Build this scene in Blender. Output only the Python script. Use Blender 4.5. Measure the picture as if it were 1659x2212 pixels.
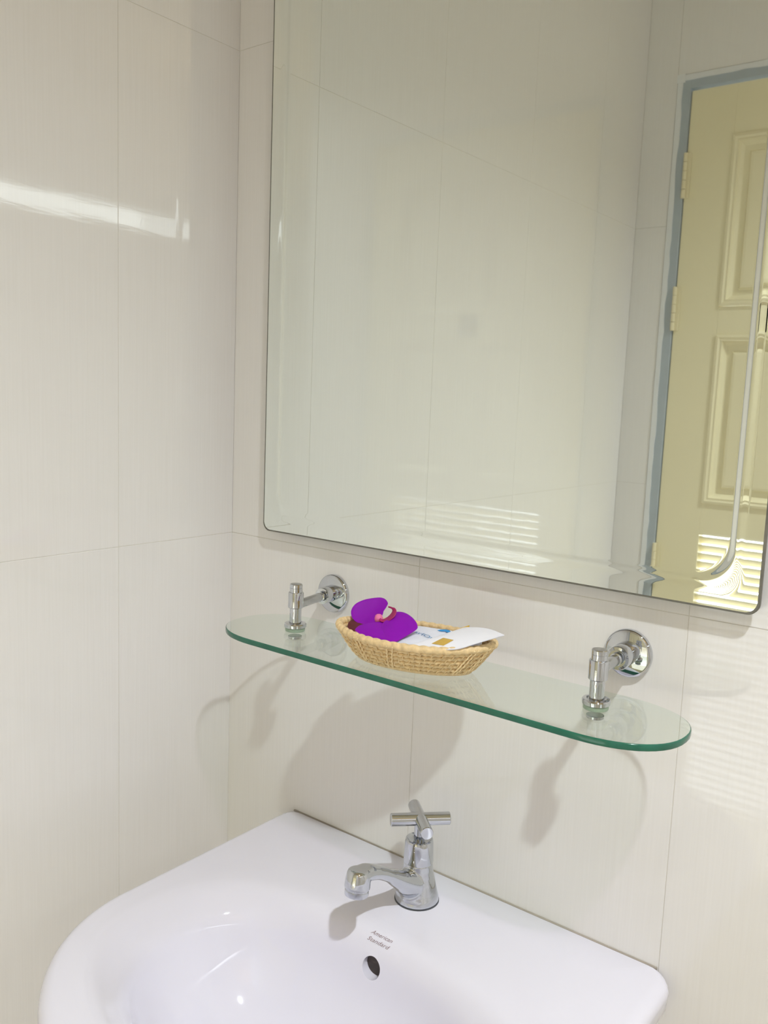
import bpy, bmesh, math, random
from mathutils import Vector, Matrix
from mathutils.bvhtree import BVHTree
from math import sin, cos, pi, radians, atan2, hypot, sqrt

for o in list(bpy.data.objects):
    bpy.data.objects.remove(o, do_unlink=True)
SC = bpy.context.scene
COL = SC.collection
rnd = random.Random(4)

# ------------------------------------------------------------------ camera
F, YAW, PITCH, ROLL = 1885.0, -.655, .1325, .0392
CAM = Vector((.8523, -.782, 1.3865))
fw = Vector((sin(YAW) * cos(PITCH), cos(YAW) * cos(PITCH), -sin(PITCH)))
rt = Vector((cos(YAW), -sin(YAW), 0))
up = rt.cross(fw)
r2 = rt * cos(ROLL) + up * sin(ROLL)
u2 = up * cos(ROLL) - rt * sin(ROLL)
cd = bpy.data.cameras.new('camera')
cam = bpy.data.objects.new('camera', cd)
COL.objects.link(cam)
m = Matrix((r2, u2, -fw)).transposed().to_4x4()
m.translation = CAM
cam.matrix_world = m
cd.sensor_fit = 'HORIZONTAL'
cd.sensor_width = 36
cd.lens = 36 * F / 1659
cd.clip_start = .01
SC.camera = cam

# ------------------------------------------------------------------ light
SC.view_settings.view_transform = 'Standard'
SC.view_settings.look = 'None'
SC.view_settings.exposure = 0.0
SC.view_settings.gamma = 1.0
SC.view_settings.use_curve_mapping = False
SC.cycles.blur_glossy = 0.25
SC.cycles.caustics_reflective = True
SC.cycles.max_bounces = 14
SC.cycles.diffuse_bounces = 7
SC.cycles.glossy_bounces = 8
SC.cycles.transparent_max_bounces = 16
SC.cycles.sample_clamp_indirect = 14

w = bpy.data.worlds.new('daylight')
SC.world = w
w.use_nodes = True
w.node_tree.nodes['Background'].inputs[0].default_value = (.91, .965, 1.0, 1)
w.node_tree.nodes['Background'].inputs[1].default_value = 4.6

# recessed ceiling downlight with a reflector cone
sl = bpy.data.lights.new('downlight_lamp', 'SPOT')
sl.energy = 170
sl.color = (.90, .955, 1.0)
sl.spot_size = radians(126)
sl.spot_blend = 1.0
sl.shadow_soft_size = .035
so = bpy.data.objects.new('downlight_lamp', sl)
so.location = (1.33, -.80, 2.67)
COL.objects.link(so)

# daylight through the strip window high in the shower wall
al = bpy.data.lights.new('strip_window_daylight', 'AREA')
al.shape = 'RECTANGLE'
al.size = 1.5
al.size_y = .085
al.energy = 1.1
al.color = (.93, .97, 1.0)
ao = bpy.data.objects.new('strip_window_daylight', al)
ao.location = (2.43, -.95, 2.10)
ao.rotation_euler = (radians(90), 0, radians(90))
COL.objects.link(ao)


pl = bpy.data.lights.new('door_portal', 'AREA')
pl.shape = 'RECTANGLE'
pl.size = .5
pl.size_y = .8
pl.cycles.is_portal = True
po = bpy.data.objects.new('door_portal', pl)
po.location = (.456, -1.345, .70)
po.rotation_euler = (radians(90), 0, 0)
COL.objects.link(po)

# added warm fill aimed at the ceiling for ambient warmth; no real fixture
ul = bpy.data.lights.new('added_warm_fill', 'AREA')
ul.shape = 'SQUARE'
ul.size = .35
ul.energy = 3.0
ul.color = (1.0, .82, .55)
uo = bpy.data.objects.new('added_warm_fill', ul)
uo.location = (1.9, -1.7, 2.2)
uo.rotation_euler = (radians(180), 0, 0)
COL.objects.link(uo)


# ------------------------------------------------------------------ helpers
def link(name, verts, faces, mat=None, parent=None, smooth=False, kind=None, mats=None):
    me = bpy.data.meshes.new(name)
    me.from_pydata([tuple(v) for v in verts], [], faces)
    me.validate()
    bm = bmesh.new()
    bm.from_mesh(me)
    bmesh.ops.recalc_face_normals(bm, faces=bm.faces)
    bm.to_mesh(me)
    bm.free()
    if smooth:
        me.polygons.foreach_set('use_smooth', [True] * len(me.polygons))
        if smooth is not True:
            me.set_sharp_from_angle(angle=radians(smooth))
    o = bpy.data.objects.new(name, me)
    COL.objects.link(o)
    if mat:
        me.materials.append(mat)
    if parent:
        o.parent = parent
        o.matrix_parent_inverse = Matrix.Translation(-parent.location)
    if kind:
        o['kind'] = kind
    return o


def tag(o, label, cat, group=None):
    o['label'] = label
    o['category'] = cat
    if group:
        o['group'] = group


def empty(name, loc, label=None, cat=None, group=None, kind=None):
    o = bpy.data.objects.new(name, None)
    o.location = loc
    o.empty_display_size = .02
    COL.objects.link(o)
    if label:
        tag(o, label, cat, group)
    if kind:
        o['kind'] = kind
    return o


def box(name, a, b, mat, parent=None, bev=0, kind=None):
    bm = bmesh.new()
    bmesh.ops.create_cube(bm, size=1)
    for v in bm.verts:
        v.co = Vector([(a[i] + b[i]) / 2 + v.co[i] * (b[i] - a[i]) for i in range(3)])
    if bev:
        bmesh.ops.bevel(bm, geom=bm.edges[:], offset=bev, segments=2, affect='EDGES', profile=.6)
    me = bpy.data.meshes.new(name)
    bm.to_mesh(me)
    bm.free()
    o = bpy.data.objects.new(name, me)
    COL.objects.link(o)
    me.materials.append(mat)
    if parent:
        o.parent = parent
        o.matrix_parent_inverse = Matrix.Translation(-parent.location)
    if kind:
        o['kind'] = kind
    return o


def loft(loops, cap0=True, cap1=True, closed=True):
    n = len(loops[0])
    V = [p for l in loops for p in l]
    Fs = []
    for i in range(len(loops) - 1):
        for j in range(n if closed else n - 1):
            k = (j + 1) % n
            Fs.append((i * n + j, i * n + k, (i + 1) * n + k, (i + 1) * n + j))
    if cap0:
        Fs.append(tuple(range(n))[::-1])
    if cap1:
        Fs.append(tuple(range((len(loops) - 1) * n, len(loops) * n)))
    return V, Fs


def lathe(prof, c, axis=Vector((0, 0, 1)), n=48):
    """prof: (radius, distance along axis)"""
    axis = Vector(axis).normalized()
    a = axis.orthogonal().normalized()
    b = axis.cross(a)
    c = Vector(c)
    L = [[c + axis * h + (a * cos(2 * pi * k / n) + b * sin(2 * pi * k / n)) * max(r, 1e-5)
          for k in range(n)] for r, h in prof]
    return loft(L)


def tube(path, rad, n=12, closed=False, flat=None):
    """swept round tube; rad number or list"""
    P = [Vector(p) for p in path]
    N = len(P)
    L = []
    prev = None
    for i in range(N):
        if closed:
            t = (P[(i + 1) % N] - P[i - 1]).normalized()
        else:
            t = (P[min(i + 1, N - 1)] - P[max(i - 1, 0)]).normalized()
        if prev is None:
            a = t.orthogonal().normalized() if abs(t.z) > .9 else Vector((0, 0, 1)).cross(t).normalized()
        else:
            a = (prev - t * prev.dot(t)).normalized()
        prev = a
        b = t.cross(a)
        r = rad[i] if isinstance(rad, (list, tuple)) else rad
        ra, rb = r if isinstance(r, tuple) else (r, r)
        L.append([P[i] + a * cos(2 * pi * k / n) * ra + b * sin(2 * pi * k / n) * rb for k in range(n)])
    if closed:
        V = [p for l in L for p in l]
        Fs = []
        for i in range(N):
            for j in range(n):
                k = (j + 1) % n
                i2 = (i + 1) % N
                Fs.append((i * n + j, i * n + k, i2 * n + k, i2 * n + j))
        return V, Fs
    return loft(L)


def catmull(P, sub=6):
    P = [Vector(p) for p in P]
    out = []
    for i in range(len(P) - 1):
        p0, p1, p2, p3 = P[max(i - 1, 0)], P[i], P[i + 1], P[min(i + 2, len(P) - 1)]
        for k in range(sub):
            t = k / sub
            out.append(.5 * ((2 * p1) + (p2 - p0) * t + (2 * p0 - 5 * p1 + 4 * p2 - p3) * t * t
                             + (3 * p1 - p0 - 3 * p2 + p3) * t ** 3))
    out.append(P[-1])
    return out


# ------------------------------------------------------------------ materials
def lin(c):
    return tuple((x / 12.92 if x <= .04045 else ((x + .055) / 1.055) ** 2.4) for x in [v / 255 for v in c])


def mat(name, col, rough=.5, metal=0, spec=.5, coat=0, ior=1.5):
    M = bpy.data.materials.new(name)
    M.use_nodes = True
    b = M.node_tree.nodes['Principled BSDF']
    b.inputs['Base Color'].default_value = (*lin(col), 1)
    b.inputs['Roughness'].default_value = rough
    b.inputs['Metallic'].default_value = metal
    b.inputs['Specular IOR Level'].default_value = spec
    b.inputs['IOR'].default_value = ior
    b.inputs['Coat Weight'].default_value = coat
    b.inputs['Coat Roughness'].default_value = .03
    return M


def nd(M, t, **kw):
    n = M.node_tree.nodes.new(t)
    for k, v in kw.items():
        setattr(n, k, v)
    return n


def lk(M, a, b):
    M.node_tree.links.new(a, b)


def tile_material(name, col, ripple=0.0):
    """glazed cream tile: fine vertical linen streaks plus slow glaze waves"""
    M = mat(name, col, rough=.045, ior=1.52)
    b = M.node_tree.nodes['Principled BSDF']
    tc = nd(M, 'ShaderNodeTexCoord')
    mp = nd(M, 'ShaderNodeMapping')
    mp.inputs['Scale'].default_value = (420, 420, 9)
    lk(M, tc.outputs['Object'], mp.inputs[0])
    n1 = nd(M, 'ShaderNodeTexNoise')
    n1.inputs['Scale'].default_value = 1
    n1.inputs['Detail'].default_value = 3
    lk(M, mp.outputs[0], n1.inputs[0])
    mix = nd(M, 'ShaderNodeMix', data_type='RGBA')
    c = lin(col)
    mix.inputs[6].default_value = (c[0] * .965, c[1] * .96, c[2] * .95, 1)
    mix.inputs[7].default_value = (min(1, c[0] * 1.03), min(1, c[1] * 1.03), min(1, c[2] * 1.035), 1)
    lk(M, n1.outputs[0], mix.inputs[0])
    lk(M, mix.outputs[2], b.inputs['Base Color'])
    mp2 = nd(M, 'ShaderNodeMapping')
    mp2.inputs['Scale'].default_value = (9, 9, 60)
    lk(M, tc.outputs['Object'], mp2.inputs[0])
    n2 = nd(M, 'ShaderNodeTexNoise')
    n2.inputs['Scale'].default_value = 1
    n2.inputs['Detail'].default_value = 4
    lk(M, mp2.outputs[0], n2.inputs[0])
    bp = nd(M, 'ShaderNodeBump')
    bp.inputs['Strength'].default_value = 1
    bp.inputs['Distance'].default_value = .00006 + ripple
    lk(M, n2.outputs[0], bp.inputs['Height'])
    bp2 = nd(M, 'ShaderNodeBump')
    bp2.inputs['Strength'].default_value = 1
    bp2.inputs['Distance'].default_value = .00001
    lk(M, n1.outputs[0], bp2.inputs['Height'])
    lk(M, bp.outputs[0], bp2.inputs['Normal'])
    lk(M, bp2.outputs[0], b.inputs['Normal'])
    return M


def noisy(M, scale, amt, dist=0, stretch=(1, 1, 1), detail=3):
    b = M.node_tree.nodes['Principled BSDF']
    tc = nd(M, 'ShaderNodeTexCoord')
    mp = nd(M, 'ShaderNodeMapping')
    mp.inputs['Scale'].default_value = stretch
    lk(M, tc.outputs['Object'], mp.inputs[0])
    n1 = nd(M, 'ShaderNodeTexNoise')
    n1.inputs['Scale'].default_value = scale
    n1.inputs['Detail'].default_value = detail
    lk(M, mp.outputs[0], n1.inputs[0])
    c = b.inputs['Base Color'].default_value[:]
    mix = nd(M, 'ShaderNodeMix', data_type='RGBA')
    mix.inputs[6].default_value = (c[0] * (1 - amt), c[1] * (1 - amt), c[2] * (1 - amt), 1)
    mix.inputs[7].default_value = (min(1, c[0] * (1 + amt)), min(1, c[1] * (1 + amt)), min(1, c[2] * (1 + amt)), 1)
    lk(M, n1.outputs[0], mix.inputs[0])
    lk(M, mix.outputs[2], b.inputs['Base Color'])
    if dist:
        bp = nd(M, 'ShaderNodeBump')
        bp.inputs['Distance'].default_value = dist
        lk(M, n1.outputs[0], bp.inputs['Height'])
        lk(M, bp.outputs[0], b.inputs['Normal'])
    return M


M_TILE = tile_material('cream_tile', (230, 228, 226))
M_TILE_B = tile_material('cream_tile_rippled', (230, 228, 226), -.00004)
M_GROUT = noisy(mat('grout', (213, 209, 200), .8), 200, .05)
M_CEIL = noisy(mat('ceiling_paint', (222, 208, 178), .9), 8, .02)
M_FLOOR = noisy(mat('floor_tile', (205, 196, 180), .35), 12, .08)
M_CERAMIC = noisy(mat('white_ceramic', (226, 224, 235), .06, ior=1.5, coat=.3), 3, .006)
M_CHROME = noisy(mat('chrome', (204, 207, 212), .035, 1), 60, .012)
M_CHROME2 = noisy(mat('chrome_satin', (186, 188, 190), .09, 1), 60, .02)
M_MIRROR = noisy(mat('mirror_silvering', (238, 243, 238), .018, 1), 2, .003)
M_MEDGE = noisy(mat('mirror_edge', (104, 102, 92), .3), 70, .45)
M_BACKING = noisy(mat('mirror_backing', (120, 104, 84), .8), 30, .1)
M_DOOR = noisy(mat('cream_door', (232, 224, 190), .42), 6, .012)
M_HINGE = noisy(mat('cream_hinge', (228, 219, 186), .35), 40, .04)
M_FRAME = noisy(mat('grey_frame', (172, 181, 188), .45), 25, .08)
M_CEMENT = noisy(mat('white_cement', (224, 226, 228), .7), 60, .04, .0005)
M_RUBBER = noisy(mat('clear_washer', (150, 170, 150), .3), 40, .05)
M_WICKER = noisy(mat('wicker', (226, 198, 150), .5), 260, .32, .0003)
M_WICKER2 = noisy(mat('wicker_lacing', (238, 212, 165), .45), 200, .12)
M_PETAL = noisy(mat('orchid_petal', (134, 0, 168), .6, spec=.25), 90, .08, .0002)
M_LIP = noisy(mat('orchid_lip', (160, 20, 92), .45), 200, .35)
M_PINK = noisy(mat('orchid_column', (232, 120, 170), .5), 120, .2)
M_SEPAL = noisy(mat('wilted_sepal', (96, 34, 44), .6), 200, .35)
M_PAPER = noisy(mat('white_paper', (240, 240, 248), .45), 60, .012)
M_PAPER2 = noisy(mat('thin_white_film', (226, 228, 240), .3), 60, .02)
M_BLUE = noisy(mat('blue_print', (72, 130, 175), .5), 90, .06)
M_BLUE2 = noisy(mat('bright_blue_print', (40, 140, 205), .5), 90, .06)
M_GOLD = noisy(mat('gold_print', (205, 168, 72), .35), 500, .12)
M_INK = noisy(mat('brown_ink', (140, 116, 118), .5), 90, .1)
M_HOLE_SHADE = noisy(mat('overflow_shade', (62, 52, 48), .6), 90, .5)
M_SEAL_SHADE = noisy(mat('seal_shadow_line', (165, 156, 144), .5), 60, .05)


def glass_face():
    M = bpy.data.materials.new('shelf_glass')
    M.use_nodes = True
    nt = M.node_tree
    nt.nodes.remove(nt.nodes['Principled BSDF'])
    out = nt.nodes['Material Output']
    tr = nd(M, 'ShaderNodeBsdfTransparent')
    tr.inputs[0].default_value = (.935, .965, .94, 1)
    gl = nd(M, 'ShaderNodeBsdfGlossy')
    gl.inputs['Roughness'].default_value = 0.0
    gl.inputs[0].default_value = (1, 1, 1, 1)
    lw = nd(M, 'ShaderNodeLayerWeight')
    lw.inputs[0].default_value = .5
    pw = nd(M, 'ShaderNodeMath', operation='POWER')
    pw.inputs[1].default_value = 5
    lk(M, lw.outputs['Facing'], pw.inputs[0])
    ma = nd(M, 'ShaderNodeMath', operation='MULTIPLY_ADD')
    ma.inputs[1].default_value = .955
    ma.inputs[2].default_value = .045
    lk(M, pw.outputs[0], ma.inputs[0])
    mx = nd(M, 'ShaderNodeMixShader')
    lk(M, ma.outputs[0], mx.inputs[0])
    lk(M, tr.outputs[0], mx.inputs[1])
    lk(M, gl.outputs[0], mx.inputs[2])
    lk(M, mx.outputs[0], out.inputs[0])
    return M


M_GLASS = glass_face()
M_GEDGE = noisy(mat('green_glass_edge', (40, 104, 84), .12, ior=1.5), 55, .30, 0, (1, 1, .2))

# seen from inside the pane the polished edge is a window, not a green surface
_nt = M_GEDGE.node_tree
_geo = nd(M_GEDGE, 'ShaderNodeNewGeometry')
_tr = nd(M_GEDGE, 'ShaderNodeBsdfTransparent')
_tr.inputs[0].default_value = (.93, .97, .95, 1)
_mx = nd(M_GEDGE, 'ShaderNodeMixShader')
lk(M_GEDGE, _geo.outputs['Backfacing'], _mx.inputs[0])
lk(M_GEDGE, _nt.nodes['Principled BSDF'].outputs[0], _mx.inputs[1])
lk(M_GEDGE, _tr.outputs[0], _mx.inputs[2])
lk(M_GEDGE, _mx.outputs[0], _nt.nodes['Material Output'].inputs[0])

# ------------------------------------------------------------------ room shell
YB = -1.291     # wall with the door
XR = 2.4
YS = -2.2       # deeper shower end
ZC = 2.68
JG = .0003      # half joint


def tiles(parent, axis, v, xs, zs, m, sign=1, th=.008):
    """individual tiles; face at v, body behind it. axis 0: wall x=v, axis 1: wall y=v"""
    for i in range(len(xs) - 1):
        for j in range(len(zs) - 1):
            if (i, j) in parent.get('skip_', []):
                continue
            d = (rnd.random() - .5) * .0002
            a0, a1 = xs[i] + JG, xs[i + 1] - JG
            z0, z1 = zs[j] + JG, zs[j + 1] - JG
            if axis == 1:
                lo, hi = sorted((v + d, v + sign * th))
                box('tile', (a0, lo, z0), (a1, hi, z1), m, parent, bev=.00025)
            else:
                lo, hi = sorted((v + d, v + sign * th))
                box('tile', (lo, a0, z0), (hi, a1, z1), m, parent, bev=.00025)


ZS = [0, .6, 1.2, 1.8, 2.4, ZC]
wb = box('wall_back', (-.1, .0004, 0), (XR + .1, .12, ZC), M_GROUT, kind='structure')
tiles(wb, 1, 0, [-JG, .3045, .604, .904, 1.204, 1.504, 1.804, 2.104, XR], ZS, M_TILE_B, 1)
wl = box('wall_left', (-.12, YB - .1, 0), (-.0004, .0, ZC), M_GROUT, kind='structure')
tiles(wl, 0, 0, [YB, -1.0763, -.7763, -.4763, -.1763, JG], ZS, M_TILE, -1)
# wall with the door: built in pieces round the opening
DX0, DX1, DZ = .0865, .825, 2.118
wf = empty('wall_front', (0, YB, 0), kind='structure')
box('masonry', (-.1, YB - .10, 0), (DX0, YB - .0008, ZC), M_GROUT, wf)
box('masonry', (DX1, YB - .10, 0), (1.05, YB - .0008, ZC), M_GROUT, wf)
box('masonry', (DX0, YB - .10, DZ), (DX1, YB - .0008, ZC), M_GROUT, wf)
tiles(wf, 1, YB, [0, DX0 - .012], ZS, M_TILE, -1)
tiles(wf, 1, YB, [DX1 + .01, 1.05], ZS, M_TILE, -1)
tiles(wf, 1, YB, [DX0 - .012, .3787, .6787, DX1 + .01], [DZ + .012, 2.4, ZC], M_TILE, -1)
# rough white cement between tiles and frame
rag = []
zz = [i * .03 for i in range(int(DZ / .03) + 1)] + [DZ + .0125]
vv = []
for z in zz:
    vv += [(DX0 - .012, YB - .001, z), (DX0 - .010, YB + .0025, z), (DX0 + rnd.uniform(-.001, .003), YB + .0025, z),
           (DX0 + .002, YB - .006, z)]
V, Fq = loft([vv[i:i + 4] for i in range(0, len(vv), 4)])
link('cement_fillet', V, Fq, M_CEMENT, wf)
box('cement_fillet', (DX0 - .0125, YB - .02, DZ - .006), (DX0 + .006, YB + .0028, DZ + .0127), M_CEMENT, wf)
vv = []
xx = [DX0 - .013 + i * .03 for i in range(26)]
for x in xx:
    vv += [(x, YB - .001, DZ + .012), (x, YB + .0025, DZ + .010), (x, YB + .0025, DZ - rnd.uniform(-.001, .003)),
           (x, YB - .006, DZ - .002)]
V, Fq = loft([vv[i:i + 4] for i in range(0, len(vv), 4)])
link('cement_fillet', V, Fq, M_CEMENT, wf)

wr = box('wall_right_lower', (XR, YS, 0), (XR + .1, .1, 2.055), M_GROUT, kind='structure')
wr.name = 'wall_right'
box('lintel', (XR, YS, 2.145), (XR + .1, .1, ZC), M_GROUT, wr)
tiles(wr, 0, XR, [YS, -1.9, -1.6, -1.3, -1.0, -.7, -.4, -.1, 0], [0, .6, 1.2, 1.8, 2.055], M_TILE, 1)
ws = box('wall_shower_end', (1.05, YS - .1, 0), (XR + .1, YS, ZC), M_TILE, kind='structure')
ws.name = 'wall_far'
wt = box('wall_return', (.95, YS, 0), (1.05, YB - .1, ZC), M_TILE, kind='structure')
box('floor', (-.12, YS - .1, -.1), (XR + .1, .12, 0), M_FLOOR, kind='structure')
box('ceiling', (-.12, YS - .1, ZC), (XR + .1, .12, ZC + .1), M_CEIL, kind='structure')

# ------------------------------------------------------------------ door
door = empty('door_1', (.108, YB - .02, 0), kind='structure')
FY0, FY1 = YB - .045, YB + .001
box('door_frame', (DX0, FY0, 0), (.1065, FY1, DZ), M_FRAME, door, .0008)
box('door_frame', (DX1 - .02, FY0, 0), (DX1, FY1, DZ), M_FRAME, door, .0008)
box('door_frame', (.1065, FY0, 2.098), (DX1 - .02, FY1, DZ), M_FRAME, door, .0008)
LX0, LX1 = .1085, .803           # leaf
LY1, LY0 = YB - .004, YB - .036  # room face, outer face
PX0, PX1 = .2085, .703           # panel field
LZ0, LZ1 = .30, 1.094            # louvre
leaf = empty('door_leaf', (.108, YB - .02, 0))
leaf.parent = door
leaf.matrix_parent_inverse = Matrix.Translation(-door.location)


def dbox(a, b, name='rail', mt=M_DOOR, bev=.0006):
    return box(name, a, b, mt, leaf, bev)


dbox((LX0, LY0, .008), (PX0, LY1, 2.093), 'stile')
dbox((PX1, LY0, .008), (LX1, LY1, 2.093), 'stile')
dbox((PX0, LY0, .008), (PX1, LY1, LZ0), 'rail')
dbox((PX0, LY0, LZ1), (PX1, LY1, 1.168), 'rail')
dbox((PX0, LY0, 1.552), (PX1, LY1, 1.615), 'rail')
dbox((PX0, LY0, 1.985), (PX1, LY1, 2.093), 'rail')
dbox((.426, LY0, 1.168), (.485, LY1, 1.985), 'mullion')
for (x0, x1) in ((PX0, .426), (.485, PX1)):
    for (z0, z1) in ((1.168, 1.552), (1.615, 1.985)):
        # moulded raised panel: ogee frame falling to a groove then a raised field
        Ls = []
        for ins, y in ((0, LY1), (.0, LY1 + .004), (.006, LY1 + .0055), (.010, LY1 + .003), (.014, LY1 + .004), (.018, LY1 - .004),
                       (.024, LY1 - .010), (.036, LY1 - .010), (.040, LY1 - .004), (.046, LY1 - .003)):
            Ls.append([(x0 + ins, y, z0 + ins), (x1 - ins, y, z0 + ins), (x1 - ins, y, z1 - ins), (x0 + ins, y, z1 - ins)])
        V, Fq = loft(Ls, cap0=False)
        link('panel', V, Fq, M_DOOR, leaf)
# louvre slats
pit = .0195
ns = int((LZ1 - LZ0) / pit)
slat_me = None
for k in range(ns):
    z = LZ1 - .006 - pit * (k + .5)
    # slat rises towards the room, outer edge lower
    ya, yb_ = LY1 - .003, LY0 + .006
    dz = .0160
    t = .0040
    vs = []
    for x in (PX0, PX1):
        vs += [(x, ya, z + dz * .5), (x, ya, z + dz * .5 + t), (x, yb_, z - dz * .5 + t), (x, yb_, z - dz * .5)]
    fs = [(0, 1, 2, 3), (4, 5, 6, 7), (0, 1, 5, 4), (1, 2, 6, 5), (2, 3, 7, 6), (3, 0, 4, 7)]
    if slat_me is None:
        so_ = link('slat', vs, fs, M_DOOR, leaf)
        slat_me = so_.data
        z_first = z
    else:
        c = so_.copy()
        COL.objects.link(c)
        c.location = (so_.location.x, so_.location.y, so_.location.z + (z - z_first))
for z in (1.908, 1.612, 1.012, .25):
    h = empty('hinge', (.107, YB, z))
    h.parent = door
    h.matrix_parent_inverse = Matrix.Translation(-door.location)
    for q in range(5):
        V, Fq = lathe([(.0042, 0), (.0050, .0006), (.0050, .0190), (.0042, .0196)], (.1085, YB + .004, z - .05 + q * .02), n=14)
        link('knuckle', V, Fq, M_HINGE, h, 40)
    box('hinge_leaf', (.1085, YB - .0035, z - .05), (.120, YB + .0005, z + .05), M_HINGE, h, .0004)

# ------------------------------------------------------------------ strip window
win = empty('window_1', (XR, -1.05, 2.10), kind='structure')
box('window_frame', (XR, YS, 2.055), (XR + .05, 0, 2.0575), M_FRAME, win)
box('window_frame', (XR, YS, 2.1425), (XR + .05, 0, 2.145), M_FRAME, win)


# ------------------------------------------------------------------ mirror
def rrect(x0, x1, z0, z1, r, y, ns=8):
    pts = []
    for cx, cz, a0 in ((x1 - r, z1 - r, 0), (x0 + r, z1 - r, 90), (x0 + r, z0 + r, 180), (x1 - r, z0 + r, 270)):
        for k in range(ns + 1):
            a = radians(a0 + 90 * k / ns)
            pts.append(Vector((cx + r * cos(a), y, cz + r * sin(a))))
    return pts


MX0, MX1, MZ0, MZ1 = .0725, .6665, 1.2135, 2.02
YM = -.015
mir = empty('mirror', ((MX0 + MX1) / 2, 0, MZ0), 'frameless wall mirror with rounded corners and a ground groove border', 'mirror')
Ls = []
insets = [.0012, .004, .008, .012]
G0, G1, GD = .0125, .0290, .0007
NG = 22
prof = [(i, 0) for i in insets]
for k in range(NG + 1):
    t = k / NG
    # asymmetric cove: steep on the inner side
    tt = t ** 1.45
    prof.append((G0 + (G1 - G0) * t, GD * .5 * (1 - cos(2 * pi * tt))))
prof += [(G1 + .001, 0), (.034, 0), (.06, 0)]
for ins, dpt in prof:
    r = .0105 + ins * .75
    Ls.append(rrect(MX0 + ins, MX1 - ins, MZ0 + ins, MZ1 - ins, r, YM - dpt, 14))
V, Fq = loft(Ls, cap0=False)
o = link('mirror_glass', V, Fq, M_MIRROR, mir, True)
Ls = [rrect(MX0 + i, MX1 - i, MZ0 + i, MZ1 - i, .0105, y, 14) for i, y in
      ((.0018, YM - .00004), (.0010, YM - .00002), (.0003, YM + .0001), (-.0001, YM + .0007), (-.0001, YM + .0045), (.0004, YM + .005))]
V, Fq = loft(Ls, cap0=False, cap1=True)
link('glass_edge', V, Fq, M_MEDGE, mir, 40)['label'] = 'grey green ground glass edge'
box('backing_board', (MX0 + .03, YM + .005, MZ0 + .03), (MX1 - .03, .0, MZ1 - .03), M_BACKING, mir)

# ------------------------------------------------------------------ glass shelf
SZ1, STH = 1.1216, .006
SX0, SX1, SY0, SY1 = .1135, .6385, -.1455, -.0285


def shelf_loop(ins, z, nn=26):
    cy = (SY0 + SY1) / 2
    hy = (SY1 - SY0) / 2 - ins
    ex = .075 - ins
    pts = []
    for cx, s in ((SX1 - .075, 0), (SX0 + .075, pi)):
        for k in range(nn + 1):
            a = -pi / 2 + pi * k / nn + s
            c_, s_ = cos(a), sin(a)
            e = 2 / 2.25
            pts.append(Vector((cx + ex * math.copysign(abs(c_) ** e, c_), cy + hy * math.copysign(abs(s_) ** e, s_), z)))
    return pts


shelf = empty('glass_shelf', (.376, -.087, SZ1 - STH), 'clear glass shelf with green polished edge and rounded ends below the mirror', 'shelf')
V, Fq = loft([shelf_loop(.0008, SZ1 - STH), shelf_loop(.0008, SZ1)], True, True)
n_ = len(shelf_loop(0, 0))
top = link('glass_plate', V, [Fq[-2]], M_GLASS, shelf)
top2 = link('glass_plate', V, [Fq[-1]], M_GLASS, shelf)
# join both faces into one plate mesh
bm = bmesh.new()
bm.from_mesh(top.data)
bm.from_mesh(top2.data)
bmesh.ops.delete(bm, geom=[v for v in bm.verts if not v.link_faces], context='VERTS')
bm.to_mesh(top.data)
bm.free()
bpy.data.objects.remove(top2, do_unlink=True)
V, Fq = loft([shelf_loop(.0010, SZ1 - STH), shelf_loop(.0003, SZ1 - STH + .0003), shelf_loop(0, SZ1 - STH + .001),
              shelf_loop(0, SZ1 - .001), shelf_loop(.0003, SZ1 - .0003), shelf_loop(.0010, SZ1)], False, False)
link('polished_edge', V, Fq, M_GEDGE, shelf, True)['label'] = 'green polished glass edge'


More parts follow.
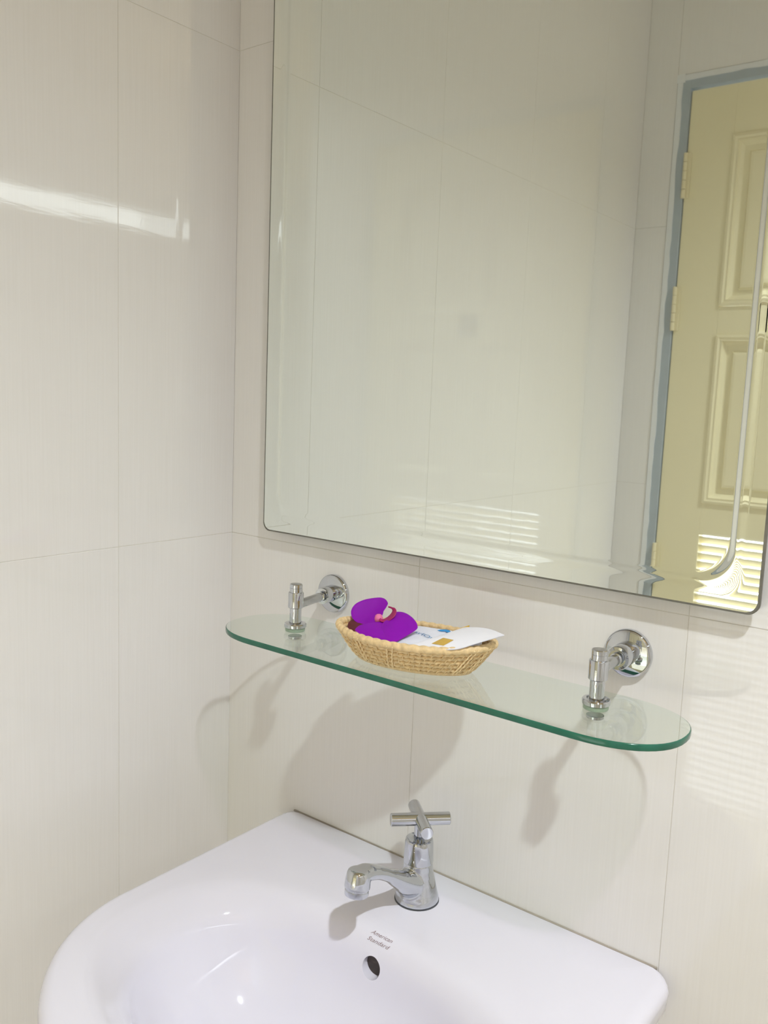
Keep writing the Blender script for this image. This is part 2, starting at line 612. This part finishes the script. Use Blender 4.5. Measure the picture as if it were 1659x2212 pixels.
# ------------------------------------------------------------------ shelf brackets
def bracket(px, py, ex, ez, az, label, boss_r, boss_l):
    b = empty('shelf_bracket', (ex, 0, ez), label, 'bracket', 'chrome shelf brackets')
    z = SZ1
    e = Vector((ex, 0, ez))
    # wall rose
    V, Fq = lathe([(.0, .0), (.0225, .0), (.0232, .0012), (.0232, .0042), (.0222, .0058), (.0205, .0066), (.0, .0070)], e, (0, -1, 0), 64)
    link('wall_rose', V, Fq, M_CHROME, b, 35)
    pc = Vector((px, py, az))
    ec = Vector((ex, -.0, az))
    d = (pc - ec).normalized()
    V, Fq = lathe([(boss_r * .98, .0065), (boss_r, .0075), (boss_r, boss_l - .001), (boss_r * .95, boss_l), (boss_r * .72, boss_l + .0002),
                   (boss_r * .72, boss_l + .001), (.0, boss_l + .001)], ec, d, 40)
    link('boss', V, Fq, M_CHROME, b, 35)
    V, Fq = lathe([(.0046, boss_l), (.0046, boss_l + .003), (.0058, boss_l + .0034), (.0058, boss_l + .0048), (.0048, boss_l + .0052),
                   (.0048, boss_l + .0085)], ec, d, 32)
    link('neck', V, Fq, M_CHROME, b, 35)
    L = (pc - ec).length
    V, Fq = lathe([(.0052, boss_l + .0075), (.0052, L - .002)], ec, d, 32)
    link('arm', V, Fq, M_CHROME2, b, 35)
    # post
    c = (px, py, z)
    V, Fq = lathe([(.0, .0040), (.0115, .0040), (.0123, .0046), (.0125, .0078), (.0116, .0090),
                   (.0088, .0094), (.0074, .0084), (.0, .0084)], c, n=48)
    link('flange', V, Fq, M_CHROME, b, 35)
    V, Fq = lathe([(.0, 0), (.0108, 0), (.0112, .0006), (.0112, .0036), (.0106, .0040), (.0, .0040)], c, n=40)
    link('washer', V, Fq, M_RUBBER, b, 35)['label'] = 'pale green clear washer'
    V, Fq = lathe([(.0066, .0082), (.0066, .0285)], c, n=40)
    link('stem', V, Fq, M_CHROME, b, 35)
    V, Fq = lathe([(.0066, .0262), (.0080, .0264), (.0086, .0272), (.0086, .0432), (.0082, .0440), (.0070, .0442)], c, n=40)
    link('collar', V, Fq, M_CHROME, b, 35)
    V, Fq = lathe([(.0070, .0430), (.0070, .0488), (.0066, .0490), (.0066, .0493), (.0070, .0495), (.0070, .0528), (.0064, .0534),
                   (.0, .0536)], c, n=40)
    link('cap', V, Fq, M_CHROME, b, 35)
    V, Fq = lathe([(.0, -.0088), (.0070, -.0088), (.0078, -.0082), (.0078, -STH), (.0, -STH)], c, n=40)
    link('lower_nut', V, Fq, M_CHROME2, b, 35)
    return b


bracket(.1970, -.084, .1822, 1.1487, 1.1505, 'left chrome shelf bracket near the room corner', .0098, .0300)
bracket(.5552, -.079, .5515, 1.1545, 1.1560, 'right chrome shelf bracket on the shelf end away from the room corner', .0112, .0330)

# ------------------------------------------------------------------ basin
BZ = .8544
BX0, BX1 = .1135, .6210
BCX = (BX0 + BX1) / 2
BHW = (BX1 - BX0) / 2


def dshape(ins=0.0, rc=.019):
    """D outline, counter clockwise dense"""
    pts = []
    hw = BHW - ins
    yb_ = -.0005 - ins * .2
    yc, hf = -.255, .193 - ins
    r = max(rc - ins * .5, .004)
    for k in range(17):
        a = pi / 2 * k / 16
        pts.append((BCX + hw - r + r * cos(a), yb_ - r + r * sin(a)))
    for k in range(1, 60):
        pts.append((BCX + hw - r + (2 * r - 2 * hw) * k / 60, yb_))
    for k in range(17):
        a = pi / 2 + pi / 2 * k / 16
        pts.append((BCX - hw + r + r * cos(a), yb_ - r + r * sin(a)))
    for k in range(1, 30):
        pts.append((BCX - hw, yb_ - r + (yc - yb_ + r) * k / 30))
    for k in range(121):
        a = pi + pi * k / 120
        e = 2 / 2.05
        c_, s_ = cos(a), sin(a)
        pts.append((BCX + hw * math.copysign(abs(c_) ** e, c_), yc + hf * -(abs(s_) ** e)))
    for k in range(1, 30):
        pts.append((BCX + hw, yc + (yb_ - r - yc) * k / 30))
    return pts


NB = 480
OC = (BCX, -.255)


def by_angle(pts, c=OC, n=NB):
    out = []
    m_ = len(pts)
    for k in range(n):
        a = 2 * pi * k / n
        dx, dy = cos(a), sin(a)
        best = None
        for i in range(m_):
            p, q = pts[i], pts[(i + 1) % m_]
            x1, y1 = p[0] - c[0], p[1] - c[1]
            x2, y2 = q[0] - c[0], q[1] - c[1]
            ex, ey = x2 - x1, y2 - y1
            den = dx * ey - dy * ex
            if abs(den) < 1e-12:
                continue
            t = (x1 * ey - y1 * ex) / den
            u = (x1 * dy - y1 * dx) / den
            if t > 0 and -1e-6 <= u <= 1 + 1e-6:
                if best is None or t > best:
                    best = t
        out.append((c[0] + dx * best, c[1] + dy * best))
    return out


def bowl(hw, hb, hf, yc=-.268, eb=2.7, ef=2.1):
    pts = []
    for k in range(240):
        a = 2 * pi * k / 240
        c_, s_ = cos(a), sin(a)
        e = 2 / (eb if s_ > 0 else ef)
        h = hb if s_ > 0 else hf
        pts.append((BCX + hw * math.copysign(abs(c_) ** e, c_), yc + h * math.copysign(abs(s_) ** e, s_)))
    return pts


def lp(pts2, z):
    return [Vector((x, y, z)) for x, y in by_angle(pts2)]


def mixl(A, B, t):
    return [a.lerp(b, t) for a, b in zip(A, B)]


def zadd(A, dz):
    return [a + Vector((0, 0, dz)) for a in A]


Ls = []
# underside
Ls.append(lp(bowl(.05, .04, .05), BZ - .165))
Ls.append(lp(bowl(.12, .10, .09), BZ - .155))
Ls.append(lp(dshape(.060), BZ - .115))
Ls.append(lp(dshape(.026), BZ - .075))
Ls.append(lp(dshape(.009), BZ - .045))
Ls.append(lp(dshape(.002), BZ - .028))
for k in range(9):                     # rim outer fillet r=.013
    a = pi / 2 * k / 8
    R_ = .013
    Ls.append(lp(dshape(R_ * (1 - cos(a))), BZ - R_ + R_ * sin(a)))
outer = Ls[-1]
e0 = lp(bowl(.214, .146, .134), BZ)    # where the deck begins to fall
Ls.append(mixl(outer, e0, .35))
Ls.append(mixl(outer, e0, .7))
Ls.append(mixl(outer, e0, .93))
Ls.append(zadd(e0, -.0004))
prof = [(.208, .141, .129, -.0014), (.202, .1365, .124, -.0034), (.197, .133, .120, -.0065), (.191, .1300, .115, -.0105),
        (.183, .1275, .109, -.0150), (.174, .1245, .103, -.0215), (.168, .1215, .098, -.033), (.162, .1180, .094, -.046),
        (.154, .1125, .089, -.059), (.146, .105, .083, -.071), (.132, .095, .075, -.086), (.115, .082, .066, -.100),
        (.093, .066, .055, -.112), (.068, .048, .043, -.121), (.045, .034, .032, -.127), (.024, .024, .024, -.1305)]
for hw, hb, hf, dz in prof:
    Ls.append(lp(bowl(hw, hb, hf), BZ + dz))
V, Fq = loft(Ls)
basin = link('wash_basin', V, Fq, M_CERAMIC, None, True)
# overflow hole cut in the back wall of the bowl
OX, OZ = .3700, .8235
V, Fq = lathe([(.0108, 0), (.0108, .05)], (OX, -.165, OZ), (0, 1, 0), 48)
cut = link('cut', V, Fq, M_CERAMIC)
bo = basin.modifiers.new('b', 'BOOLEAN')
bo.operation = 'DIFFERENCE'
bo.solver = 'EXACT'
bo.object = cut
dg = bpy.context.evaluated_depsgraph_get()
me2 = bpy.data.meshes.new_from_object(basin.evaluated_get(dg))
basin.modifiers.clear()
basin.data = me2
bpy.data.objects.remove(cut, do_unlink=True)
me2.polygons.foreach_set('use_smooth', [True] * len(me2.polygons))
me2.set_sharp_from_angle(angle=radians(48))
tag(basin, 'white ceramic wall-hung wash basin with an oval bowl and flat back deck', 'wash basin')
bvh = BVHTree.FromPolygons([v.co for v in me2.vertices], [p.vertices[:] for p in me2.polygons])
hit = bvh.ray_cast(Vector((OX, -.25, OZ + .0125)), Vector((0, 1, 0)))[0]
HY = hit.y
V, Fq = lathe([(.0, .0032), (.0106, .0032), (.0106, .024), (.0, .024)], (OX, HY, OZ), (0, 1, 0), 40)  # plug inside the cut; its dark colour stands in for shade
link('overflow_shade_plug', V, Fq, M_HOLE_SHADE, basin, 30)['label'] = 'dark plug painted as the shade inside the overflow opening'
V, Fq = lathe([(.0, 0), (.021, 0), (.0225, .0010), (.021, .0022), (.0, .0028)], (BCX, -.268, BZ - .1306), n=40)
link('drain_cover', V, Fq, M_CHROME, basin, 35)['label'] = 'chrome drain cover'


def text_mesh(s, size, shear=0.0, name='lettering', extr=.0, res=3):
    cu = bpy.data.curves.new(name, 'FONT')
    cu.body = s
    cu.size = size
    cu.shear = shear
    cu.resolution_u = res
    cu.extrude = extr
    cu.offset = -.00002
    o = bpy.data.objects.new(name, cu)
    COL.objects.link(o)
    dg = bpy.context.evaluated_depsgraph_get()
    me = bpy.data.meshes.new_from_object(o.evaluated_get(dg))
    bpy.data.objects.remove(o, do_unlink=True)
    return me


# printed script above the overflow, laid on the curved ceramic
for s, x0, zc_, wd in (('American', .3580, .8497, .0265), ('Standard', .3572, .8447, .0275)):
    me = text_mesh(s, .0070, .42)
    xs_ = [v.co.x for v in me.vertices]
    sx = wd / (max(xs_) - min(xs_))
    bm = bmesh.new()
    bm.from_mesh(me)
    bmesh.ops.subdivide_edges(bm, edges=bm.edges[:], cuts=0)
    for v in bm.verts:
        X = x0 + (v.co.x - min(xs_)) * sx
        h0 = bvh.ray_cast(Vector((X, -.25, zc_)), Vector((0, 1, 0)))[0]
        sh = Vector((v.co.x * 0, .7071, .7071)) * (v.co.y * .78)
        h_ = bvh.ray_cast(h0 + sh + Vector((0, -.0707, .0707)), Vector((0, .7071, -.7071)))
        v.co = h_[0] + h_[1] * (.00025 if h_[1].y < 0 else -.00025)
    bm.to_mesh(me)
    bm.free()
    o = bpy.data.objects.new('lettering', me)
    COL.objects.link(o)
    me.materials.clear()
    me.materials.append(M_INK)
    o.parent = basin
    o['label'] = 'brown handwritten-style maker lettering'
# seal along the wall, darkened to stand in for the thin shadow line
V, Fq = tube([(BX0 + .012, -.0006, BZ - .0008), (BX1 - .018, -.0006, BZ - .0010)], .0013, 8)
link('seal_shadow_bead', V, Fq, M_SEAL_SHADE, basin, True)

# ------------------------------------------------------------------ tap
TX, TY = .3615, -.0590
tap = empty('basin_tap', (TX, TY, BZ), 'chrome pillar tap with a cross handle on the basin deck', 'tap')
# body: flared cone + arched spout, fused into one skin
V1, F1 = lathe([(.0, .0005), (.0232, .0005), (.0236, .0018), (.0228, .0060), (.0212, .0120), (.0190, .0210), (.0172, .0290),
                (.0160, .0360), (.0153, .0440), (.0, .0440)], (TX, TY, BZ), n=56)
pth = catmull([(TX, TY + .002, BZ + .0180), (TX - .0005, TY - .015, BZ + .0245), (TX - .001, TY - .032, BZ + .0350), (TX - .0015, TY - .050, BZ + .0475),
               (TX - .002, TY - .068, BZ + .0585), (TX - .002, TY - .086, BZ + .0665), (TX - .002, TY - .0970, BZ + .0680)], 6)
rads = [(.0165, .0190), (.0150, .0150), (.0118, .0098), (.0100, .0068), (.0102, .0068), (.0114, .0078), (.0112, .0075)]
rr = []
for i in range(6):
    for k in range(6):
        t = k / 6
        rr.append(tuple(rads[i][q] * (1 - t) + rads[i + 1][q] * t for q in (0, 1)))
rr.append(rads[-1])
V2, F2 = tube(pth, rr, 32)
hx = Vector((TX - .002, TY - .0985, BZ + .0752))
ax = Vector((0, -.13, -1)).normalized()
V3, F3 = lathe([(.0, -.0004), (.0080, .0), (.0106, .0014), (.0118, .0042), (.0125, .0100), (.0128, .0180), (.0123, .0190), (.0, .0190)], hx, ax, 48)
V = list(V1) + list(V2) + list(V3)
Fq = list(F1) + [tuple(i + len(V1) for i in f) for f in F2] + [tuple(i + len(V1) + len(V2) for i in f) for f in F3]
body = link('tap_body', V, Fq, M_CHROME, tap, True)
rm = body.modifiers.new('r', 'REMESH')
rm.mode = 'VOXEL'
rm.voxel_size = .00075
rm.use_smooth_shade = True
sm = body.modifiers.new('s', 'SMOOTH')
sm.factor = .5
sm.iterations = 14
dg = bpy.context.evaluated_depsgraph_get()
me2 = bpy.data.meshes.new_from_object(body.evaluated_get(dg))
body.modifiers.clear()
body.data = me2
me2.polygons.foreach_set('use_smooth', [True] * len(me2.polygons))
V, Fq = lathe([(.0114, .0185), (.0114, .0200), (.0119, .0204), (.0119, .0248), (.0114, .0256), (.0095, .0256), (.0090, .0238), (.0, .0238)], hx, ax, 48)
link('aerator', V, Fq, M_CHROME, tap, 35)
V, Fq = lathe([(.0158, .0435), (.0160, .0442), (.0154, .0580), (.0150, .0660), (.0144, .0682), (.0130, .0688), (.0119, .0676), (.0095, .0660), (.0, .0660)],
              (TX, TY, BZ), n=56)
link('bonnet', V, Fq, M_CHROME, tap, 35)
V, Fq = lathe([(.0240, .0), (.0240, .0006)], (TX, TY, BZ), n=48)
link('base_gasket', V, Fq, mat('gasket', (90, 92, 96), .5), tap)['label'] = 'dark thin gasket ring'
hd = empty('cross_handle', (TX, TY, BZ + .09))
hd.parent = tap
hd.matrix_parent_inverse = Matrix.Translation(-tap.location)
V, Fq = lathe([(.0060, .0655), (.0060, .0900)], (TX, TY, BZ), n=32)
link('spindle', V, Fq, M_CHROME, hd, 35)
HZ = .9445
for ang, hl in ((45.5, .0318), (-42, .0318)):
    a = radians(ang)
    d = Vector((cos(a), sin(a), 0))
    c = Vector((TX, TY, HZ)) - d * hl
    V, Fq = lathe([(.0, 0), (.0062, 0), (.0068, .0007), (.0068, 2 * hl - .0007), (.0062, 2 * hl), (.0, 2 * hl)], c, d, 36)
    link('handle_bar', V, Fq, M_CHROME, hd, 35)

# ------------------------------------------------------------------ basket
BKC = Vector((.3650, -.090, SZ1))
BA = atan2(.040, .165)
bk = empty('wicker_basket', tuple(BKC), 'small boat-shaped coiled wicker basket on the glass shelf', 'basket')
ca, sa = cos(BA), sin(BA)


def bpt(hl, hwid, a, z, e=2 / 2.0):
    x = hl * math.copysign(abs(cos(a)) ** e, cos(a))
    y = hwid * math.copysign(abs(sin(a)) ** 1.12, sin(a))
    return Vector((BKC.x + x * ca - y * sa, BKC.y + x * sa + y * ca, SZ1 + z))


NROW = 6


def row_dim(t):
    return (.0590 + .0230 * t ** .85, .0275 + .0160 * t ** .8, .0030 + .0262 * t)


def rim_lift(a, t):
    return t * .0030 * abs(cos(a)) ** 3


for i in range(NROW):
    t = i / NROW
    hl, hw_, z = row_dim(t)
    path = []
    rads = []
    N_ = 150
    for k in range(N_):
        a = 2 * pi * k / N_
        path.append(bpt(hl, hw_, a, z + rim_lift(a, t)))
        rads.append(.0025 * (1 + .17 * (1 if k % 2 else -1)))
    V, Fq = tube(path, rads, 8, closed=True)
    link('coil', V, Fq, M_WICKER, bk, True)
hl, hw_, z = row_dim(1)
path = []
N_ = 420
for k in range(N_):
    a = 2 * pi * k / N_
    path.append(bpt(hl, hw_, a, z + rim_lift(a, 1)))
V, Fq = tube(path, .0037, 12, closed=True)
# spiral wrapping relief
nv = []
for i in range(N_):
    c = path[i]
    for j in range(12):
        p = V[i * 12 + j]
        ph = 2 * pi * (i * 52 / N_) - 2 * pi * j / 12
        nv.append(c + (p - c) * (1 + .24 * abs(sin(ph / 2)) - .13))
link('rim', nv, Fq, M_WICKER, bk, True)['label'] = 'thick wrapped wicker rim'
# woven floor of the basket
Ls = []
for s in (1, .8, .6, .4, .2, .02):
    Ls.append([bpt(.060 * s, .0275 * s, 2 * pi * k / 60, .0022) for k in range(60)])
V, Fq = loft(Ls, cap0=False)
V2 = [v - Vector((0, 0, .0020)) for v in V]
n0 = len(V)
Fall = list(Fq) + [tuple(n0 + i for i in f) for f in Fq] + [(k, (k + 1) % 60, n0 + (k + 1) % 60, n0 + k) for k in range(60)]
link('basket_floor', V + V2, Fall, M_WICKER, bk)


def wallp(a, t, off):
    hl, hw_, z = row_dim(t)
    p = bpt(hl, hw_, a, z + rim_lift(a, t))
    q = bpt(hl + .003, hw_ + .003, a, z + rim_lift(a, t))
    d = (q - p).normalized()
    return p + d * off + Vector((0, 0, 0))


def lacing(a0, a1, t0=.0, t1=1.02, r=.00085):
    pts = []
    for k in range(26):
        s = k / 25
        t = t0 + (t1 - t0) * s
        wob = .0032 + .0005 * cos(2 * pi * t * NROW)
        pts.append(wallp(a0 + (a1 - a0) * s, min(t, 1.0), wob + (.0006 if s > .9 else 0)))
    V, Fq = tube(pts, r, 6)
    return link('lacing', V, Fq, M_WICKER2, bk, True)


base_angles = []
for c0 in [radians(x) for x in (-158, -128, -100, -38, -20, 18, 60, 98, 135, 165)]:
    lacing(c0 - .03, c0 + .07)
    lacing(c0 + .04, c0 + .14)
# zigzag of short stitches along the walls
for t0, sh in ((.0, 0), (.166, .06), (.333, 0), (.5, .06), (.667, 0)):
    bm = bmesh.new()
    for k in range(44):
        a = 2 * pi * k / 44 + sh
        pts = [wallp(a + .012 * s, t0 + .166 * s, .0030 + .0003 * sin(pi * s)) for s in (0, .5, 1)]
        V, Fq = tube(pts, .00055, 5)
        vs = [bm.verts.new(v) for v in V]
        for f in Fq:
            bm.faces.new([vs[i] for i in f])
    me = bpy.data.meshes.new('stitching')
    bm.to_mesh(me)
    bm.free()
    o = bpy.data.objects.new('stitching', me)
    COL.objects.link(o)
    me.materials.append(M_WICKER)
    o.parent = bk
    o.matrix_parent_inverse = Matrix.Translation(-bk.location)
    o['kind'] = 'stuff'


# ------------------------------------------------------------------ sheets, sachets
def poly_normal(P):
    n = Vector((0, 0, 0))
    for i in range(len(P)):
        a, b = P[i], P[(i + 1) % len(P)]
        n += a.cross(b)
    n.normalize()
    return n if n.z > 0 else -n


def sheet(name, P, mt, parent, th=.0006, bulge=.0, sub=1, rings=5, rim_wave=0, smooth=True):
    """radial patch inside an outline with a gentle bulge and real thickness"""
    P = [Vector(p) for p in P]
    if sub > 1:
        Q = catmull([P[-1]] + P + [P[0], P[1]], sub)
        P = Q[sub:-sub - 1 + 0]
        P = P[:len(P) - (len(P) - (len(P) // 1))]
    c = sum(P, Vector()) / len(P)
    n = poly_normal([p - c for p in P])
    V, Fq = [], []
    N_ = len(P)
    for side in (1, -1):
        base = len(V)
        for r_ in range(rings):
            s = 1 - r_ / rings
            for i, p in enumerate(P):
                q = c.lerp(p, s) + n * (bulge * (1 - s * s)) + n * (th / 2 * side if r_ else 0)
                if rim_wave:
                    q += n * rim_wave * s * s * sin(i * 5 * 2 * pi / N_ + 1)
                V.append(q)
        V.append(c + n * bulge + n * th / 2 * side)
        for r_ in range(rings - 1):
            for i in range(N_):
                j = (i + 1) % N_
                Fq.append((base + r_ * N_ + i, base + r_ * N_ + j, base + (r_ + 1) * N_ + j, base + (r_ + 1) * N_ + i))
        for i in range(N_):
            Fq.append((base + (rings - 1) * N_ + i, base + (rings - 1) * N_ + (i + 1) % N_, base + rings * N_))
    b2 = rings * N_ + 1
    for i in range(N_):
        j = (i + 1) % N_
        Fq.append((i, j, b2 + j, b2 + i))
    o = link(name, V, Fq, mt, parent, smooth)
    return o, n


def edge_fill(P, n=4):
    P = [Vector(p) for p in P]
    return [P[i].lerp(P[(i + 1) % len(P)], k / n) for i in range(len(P)) for k in range(n)]


# sachet with blue print
sa_ = empty('sachet', (.38, -.09, 1.150), 'white film sachet with blue lettering lying beside the purple orchid', 'sachet', 'white sachets in the basket')
A_ = [(.3621, -.1255, 1.1500), (.3482, -.0730, 1.1535), (.3539, -.0655, 1.1540), (.3890, -.0585, 1.1545), (.4100, -.0972, 1.1500)]
o, nA = sheet('film', edge_fill(A_), M_PAPER2, sa_, .0020, .0010)
cA = sum((Vector(p) for p in A_), Vector()) / len(A_)


def surfA(x, y):
    c = cA
    return c.z - (nA.x * (x - c.x) + nA.y * (y - c.y)) / nA.z


me = text_mesh('srfOr', .0095, .25)
xs_ = [v.co.x for v in me.vertices]
d1 = Vector((.0239, -.0045, 0)).normalized()
d2 = Vector((-.42, .90, 0)).normalized()
for v in me.vertices:
    q = Vector((.3660, -.0915, 0)) + d1 * (v.co.x - min(xs_)) * (.0265 / (max(xs_) - min(xs_))) + d2 * v.co.y * 1.05
    v.co = (q.x, q.y, surfA(q.x, q.y) + .0026)
o = bpy.data.objects.new('lettering', me)
COL.objects.link(o)
me.materials.clear()
me.materials.append(M_BLUE)
o.parent = sa_
o.matrix_parent_inverse = Matrix.Translation(-sa_.location)
o['label'] = 'blue printed letters'
lg = [(.3800, -.0716), (.3815, -.0672), (.3850, -.0640), (.3890, -.0636), (.3922, -.0660), (.3935, -.0695), (.3900, -.0700), (.3870, -.0690), (.3845, -.0712)]
lgp = [Vector((x, y, surfA(x, y) + .0024)) for x, y in lg]
link('printed_emblem', lgp + [p + Vector((0, 0, .0002)) for p in lgp],
     [tuple(range(9)), tuple(range(9, 18))] + [(i, (i + 1) % 9, 9 + (i + 1) % 9, 9 + i) for i in range(9)],
     M_BLUE2, sa_)['label'] = 'bright blue printed emblem'

# folded paper sachet with a gold mark
sb = empty('sachet', (.42, -.09, 1.155), 'white paper sachet with a gold mark, its corner rising over the basket rim', 'sachet', 'white sachets in the basket')
gx = [(.3800, -.1240, 1.1520), (.3961, -.0625, 1.1575), (.4039, -.0554, 1.1600), (.4302, -.0622, 1.1655), (.4632, -.0839, 1.1700), (.4412, -.0921, 1.1600),
      (.4293, -.1129, 1.1530)]
GU, GV = 18, 14
# bilinear curved sheet between a front edge and a back edge
front = catmull([(.3820, -.1235, 1.1515), (.4060, -.1205, 1.1535), (.4270, -.1125, 1.1545), (.4420, -.0965, 1.1605), (.4632, -.0839, 1.1700)], 5)
back = catmull([(.3840, -.1210, 1.1520), (.3961, -.0625, 1.1575), (.4050, -.0554, 1.1608), (.4320, -.0622, 1.1660), (.4620, -.0832, 1.1702)], 5)
V, Fq = [], []
NU = len(front)
for side in (0, 1):
    for j in range(GV + 1):
        s = j / GV
        for i in range(NU):
            p = front[i].lerp(back[i], s) + Vector((0, 0, .0022 * sin(pi * s) * sin(pi * i / (NU - 1))))
            V.append(p - Vector((0, 0, .0004 * side)))
n0 = NU * (GV + 1)
for side in (0, 1):
    for j in range(GV):
        for i in range(NU - 1):
            b0 = side * n0
            Fq.append((b0 + j * NU + i, b0 + j * NU + i + 1, b0 + (j + 1) * NU + i + 1, b0 + (j + 1) * NU + i))
link('paper', V, Fq, M_PAPER, sb, True)


def surfB(p):
    best = min(V[:n0], key=lambda q: (q.x - p[0]) ** 2 + (q.y - p[1]) ** 2)
    return best


bvB = BVHTree.FromPolygons(V, Fq)


def dropB(x, y, h):
    r = bvB.ray_cast(Vector((x, y, 1.3)), Vector((0, 0, -1)))
    return (r[0] if r[0] else surfB((x, y))) + Vector((0, 0, h))


gq = [(.4010, -.1125), (.4006, -.0960), (.4046, -.0938), (.4150, -.0962), (.4140, -.1115)]
GG = []
gF = []
gn = 6
for j in range(gn + 1):
    for i in range(gn + 1):
        u, v_ = i / gn, j / gn
        a = Vector((.4010, -.1125)).lerp(Vector((.4138, -.1112)), u)
        b = Vector((.4022, -.0948)).lerp(Vector((.4152, -.0960)), u)
        q = a.lerp(b, v_)
        GG.append(dropB(q.x, q.y, .0003))
for j in range(gn):
    for i in range(gn):
        gF.append((j * (gn + 1) + i, j * (gn + 1) + i + 1, (j + 1) * (gn + 1) + i + 1, (j + 1) * (gn + 1) + i))
link('gold_mark', GG, gF, M_GOLD, sb, True)['label'] = 'gold printed patch'

# pouch under the folded sachet
sd = empty('sachet', (.42, -.07, 1.14), 'plain white pouch tucked under the gold-marked sachet', 'sachet', 'white sachets in the basket')
sheet('film', edge_fill([(.4080, -.1080, 1.1480), (.4080, -.0560, 1.1520), (.4220, -.0530, 1.1530), (.4330, -.0740, 1.1500), (.4270, -.0980, 1.1480)]),
      M_PAPER2, sd, .004, .0010)
# card with gold end behind
sg = empty('card', (.395, -.06, 1.15), 'gold edged card sticking up behind the white sachets', 'card')
sheet('card_stock', edge_fill([(.3925, -.0600, 1.1480), (.3970, -.0560, 1.1585), (.4035, -.0495, 1.1615), (.4050, -.0520, 1.1560), (.4000, -.0580, 1.1480)]),
      M_GOLD, sg, .0006, 0, rings=2)

# ------------------------------------------------------------------ orchid
orc = empty('orchid_flower', (.335, -.105, 1.150), 'purple orchid flower resting in the left end of the wicker basket', 'flower')
UP = [(0.2902, -0.0997, 1.1621), (0.2887, -0.0963, 1.166), (0.2892, -0.092, 1.1697), (0.2917, -0.0878, 1.1723), (0.2959, -0.0828, 1.1746), (0.3023, -0.0773, 1.1763), (0.3079, -0.0732, 1.177), (0.3126, -0.0716, 1.1759), (0.3164, -0.0722, 1.1734), (0.3177, -0.0733, 1.1716), (0.318, -0.0766, 1.1685), (0.3178, -0.0802, 1.1652), (0.3186, -0.0822, 1.1629), (0.3191, -0.0871, 1.1582), (0.3169, -0.0915, 1.1553), (0.3122, -0.0959, 1.1538), (0.3083, -0.0997, 1.1523), (0.3037, -0.1014, 1.1532), (0.2985, -0.1024, 1.1552), (0.2938, -0.102, 1.158)]
LL = [(0.3216, -0.1315, 1.1541), (0.3197, -0.1259, 1.1558), (0.3203, -0.1204, 1.1572), (0.3255, -0.1127, 1.1586), (0.3305, -0.1061, 1.1597), (0.3354, -0.1036, 1.1597), (0.3441, -0.1075, 1.1576), (0.3538, -0.1155, 1.1543), (0.3615, -0.1225, 1.1514), (0.363, -0.13, 1.1493), (0.3524, -0.1319, 1.1501), (0.3396, -0.1334, 1.1513), (0.3284, -0.1335, 1.1527)]
LR = [(0.339, -0.1098, 1.1607), (0.3372, -0.1003, 1.1641), (0.3362, -0.0919, 1.167), (0.3364, -0.0862, 1.1688), (0.3411, -0.082, 1.1694), (0.3478, -0.081, 1.1686), (0.3559, -0.0828, 1.1667), (0.3628, -0.0861, 1.1645), (0.3688, -0.0908, 1.162), (0.3717, -0.0958, 1.1599), (0.3706, -0.1061, 1.1567), (0.3686, -0.1177, 1.1533), (0.3667, -0.1258, 1.151), (0.3639, -0.1312, 1.1496), (0.3577, -0.1296, 1.1512), (0.3471, -0.1199, 1.1561)]
LIP = [(0.3294, -0.1005, 1.1617), (0.3321, -0.0994, 1.1602), (0.3353, -0.0963, 1.1611), (0.3381, -0.092, 1.1646), (0.3388, -0.0894, 1.168), (0.3377, -0.0885, 1.1708), (0.3352, -0.0894, 1.1724), (0.3325, -0.0911, 1.1731)]


def closed_smooth(P, sub=4):
    P = [Vector(p) for p in P]
    n = len(P)
    out = []
    for i in range(n):
        p0, p1, p2, p3 = P[i - 1], P[i], P[(i + 1) % n], P[(i + 2) % n]
        for k in range(sub):
            t = k / sub
            out.append(.5 * ((2 * p1) + (p2 - p0) * t + (2 * p0 - 5 * p1 + 4 * p2 - p3) * t * t + (3 * p1 - p0 - 3 * p2 + p3) * t ** 3))
    return out


sheet('petal', closed_smooth(UP), M_PETAL, orc, .0007, -.0022, rings=8)
sheet('petal', closed_smooth([(x, y + .001, z + .0016) for x, y, z in LL]), M_PETAL, orc, .0007, .0012, rings=8)
sheet('petal', closed_smooth(LR), M_PETAL, orc, .0007, .0016, rings=8)
lipp = catmull([(x + .0015, y - .0030, z + .0022) for x, y, z in LIP], 5)
nl = len(lipp)
V, Fq = tube(lipp, [(.0008 + .0046 * sin(pi * min(1, (i / (nl - 1)) * 1.25)) ** .9 * (1 if i / (nl - 1) < .8 else .0) + .0006, .0010) if i / (nl - 1) < .8
                    else (.0012, .0009 - .0007 * (i / (nl - 1) - .8) * 5) for i in range(nl)], 12)
link('lip', V, Fq, M_LIP, orc, True)['label'] = 'dark magenta curled lip'
V, Fq = lathe([(.0, 0), (.0026, .0006), (.0042, .0025), (.0044, .0050), (.0034, .0080), (.0016, .0092), (.0, .0093)], (.3268, -.0992, 1.1580),
              (-.15, .1, 1), 20)
link('column', V, Fq, M_PINK, orc, True)['label'] = 'small pink flower column'
sheet('sepal', closed_smooth([(.2945, -.1095, 1.1500), (.2920, -.1040, 1.1540), (.2950, -.0960, 1.1565), (.3010, -.0930, 1.1560), (.3080, -.0960, 1.1530),
                              (.3120, -.1060, 1.1490), (.3080, -.1130, 1.1470), (.3000, -.1130, 1.1470)]), M_SEPAL, orc, .0012, .0010, rings=5)['label' if 0 else 0]['label'] = 'wilted maroon sepal'
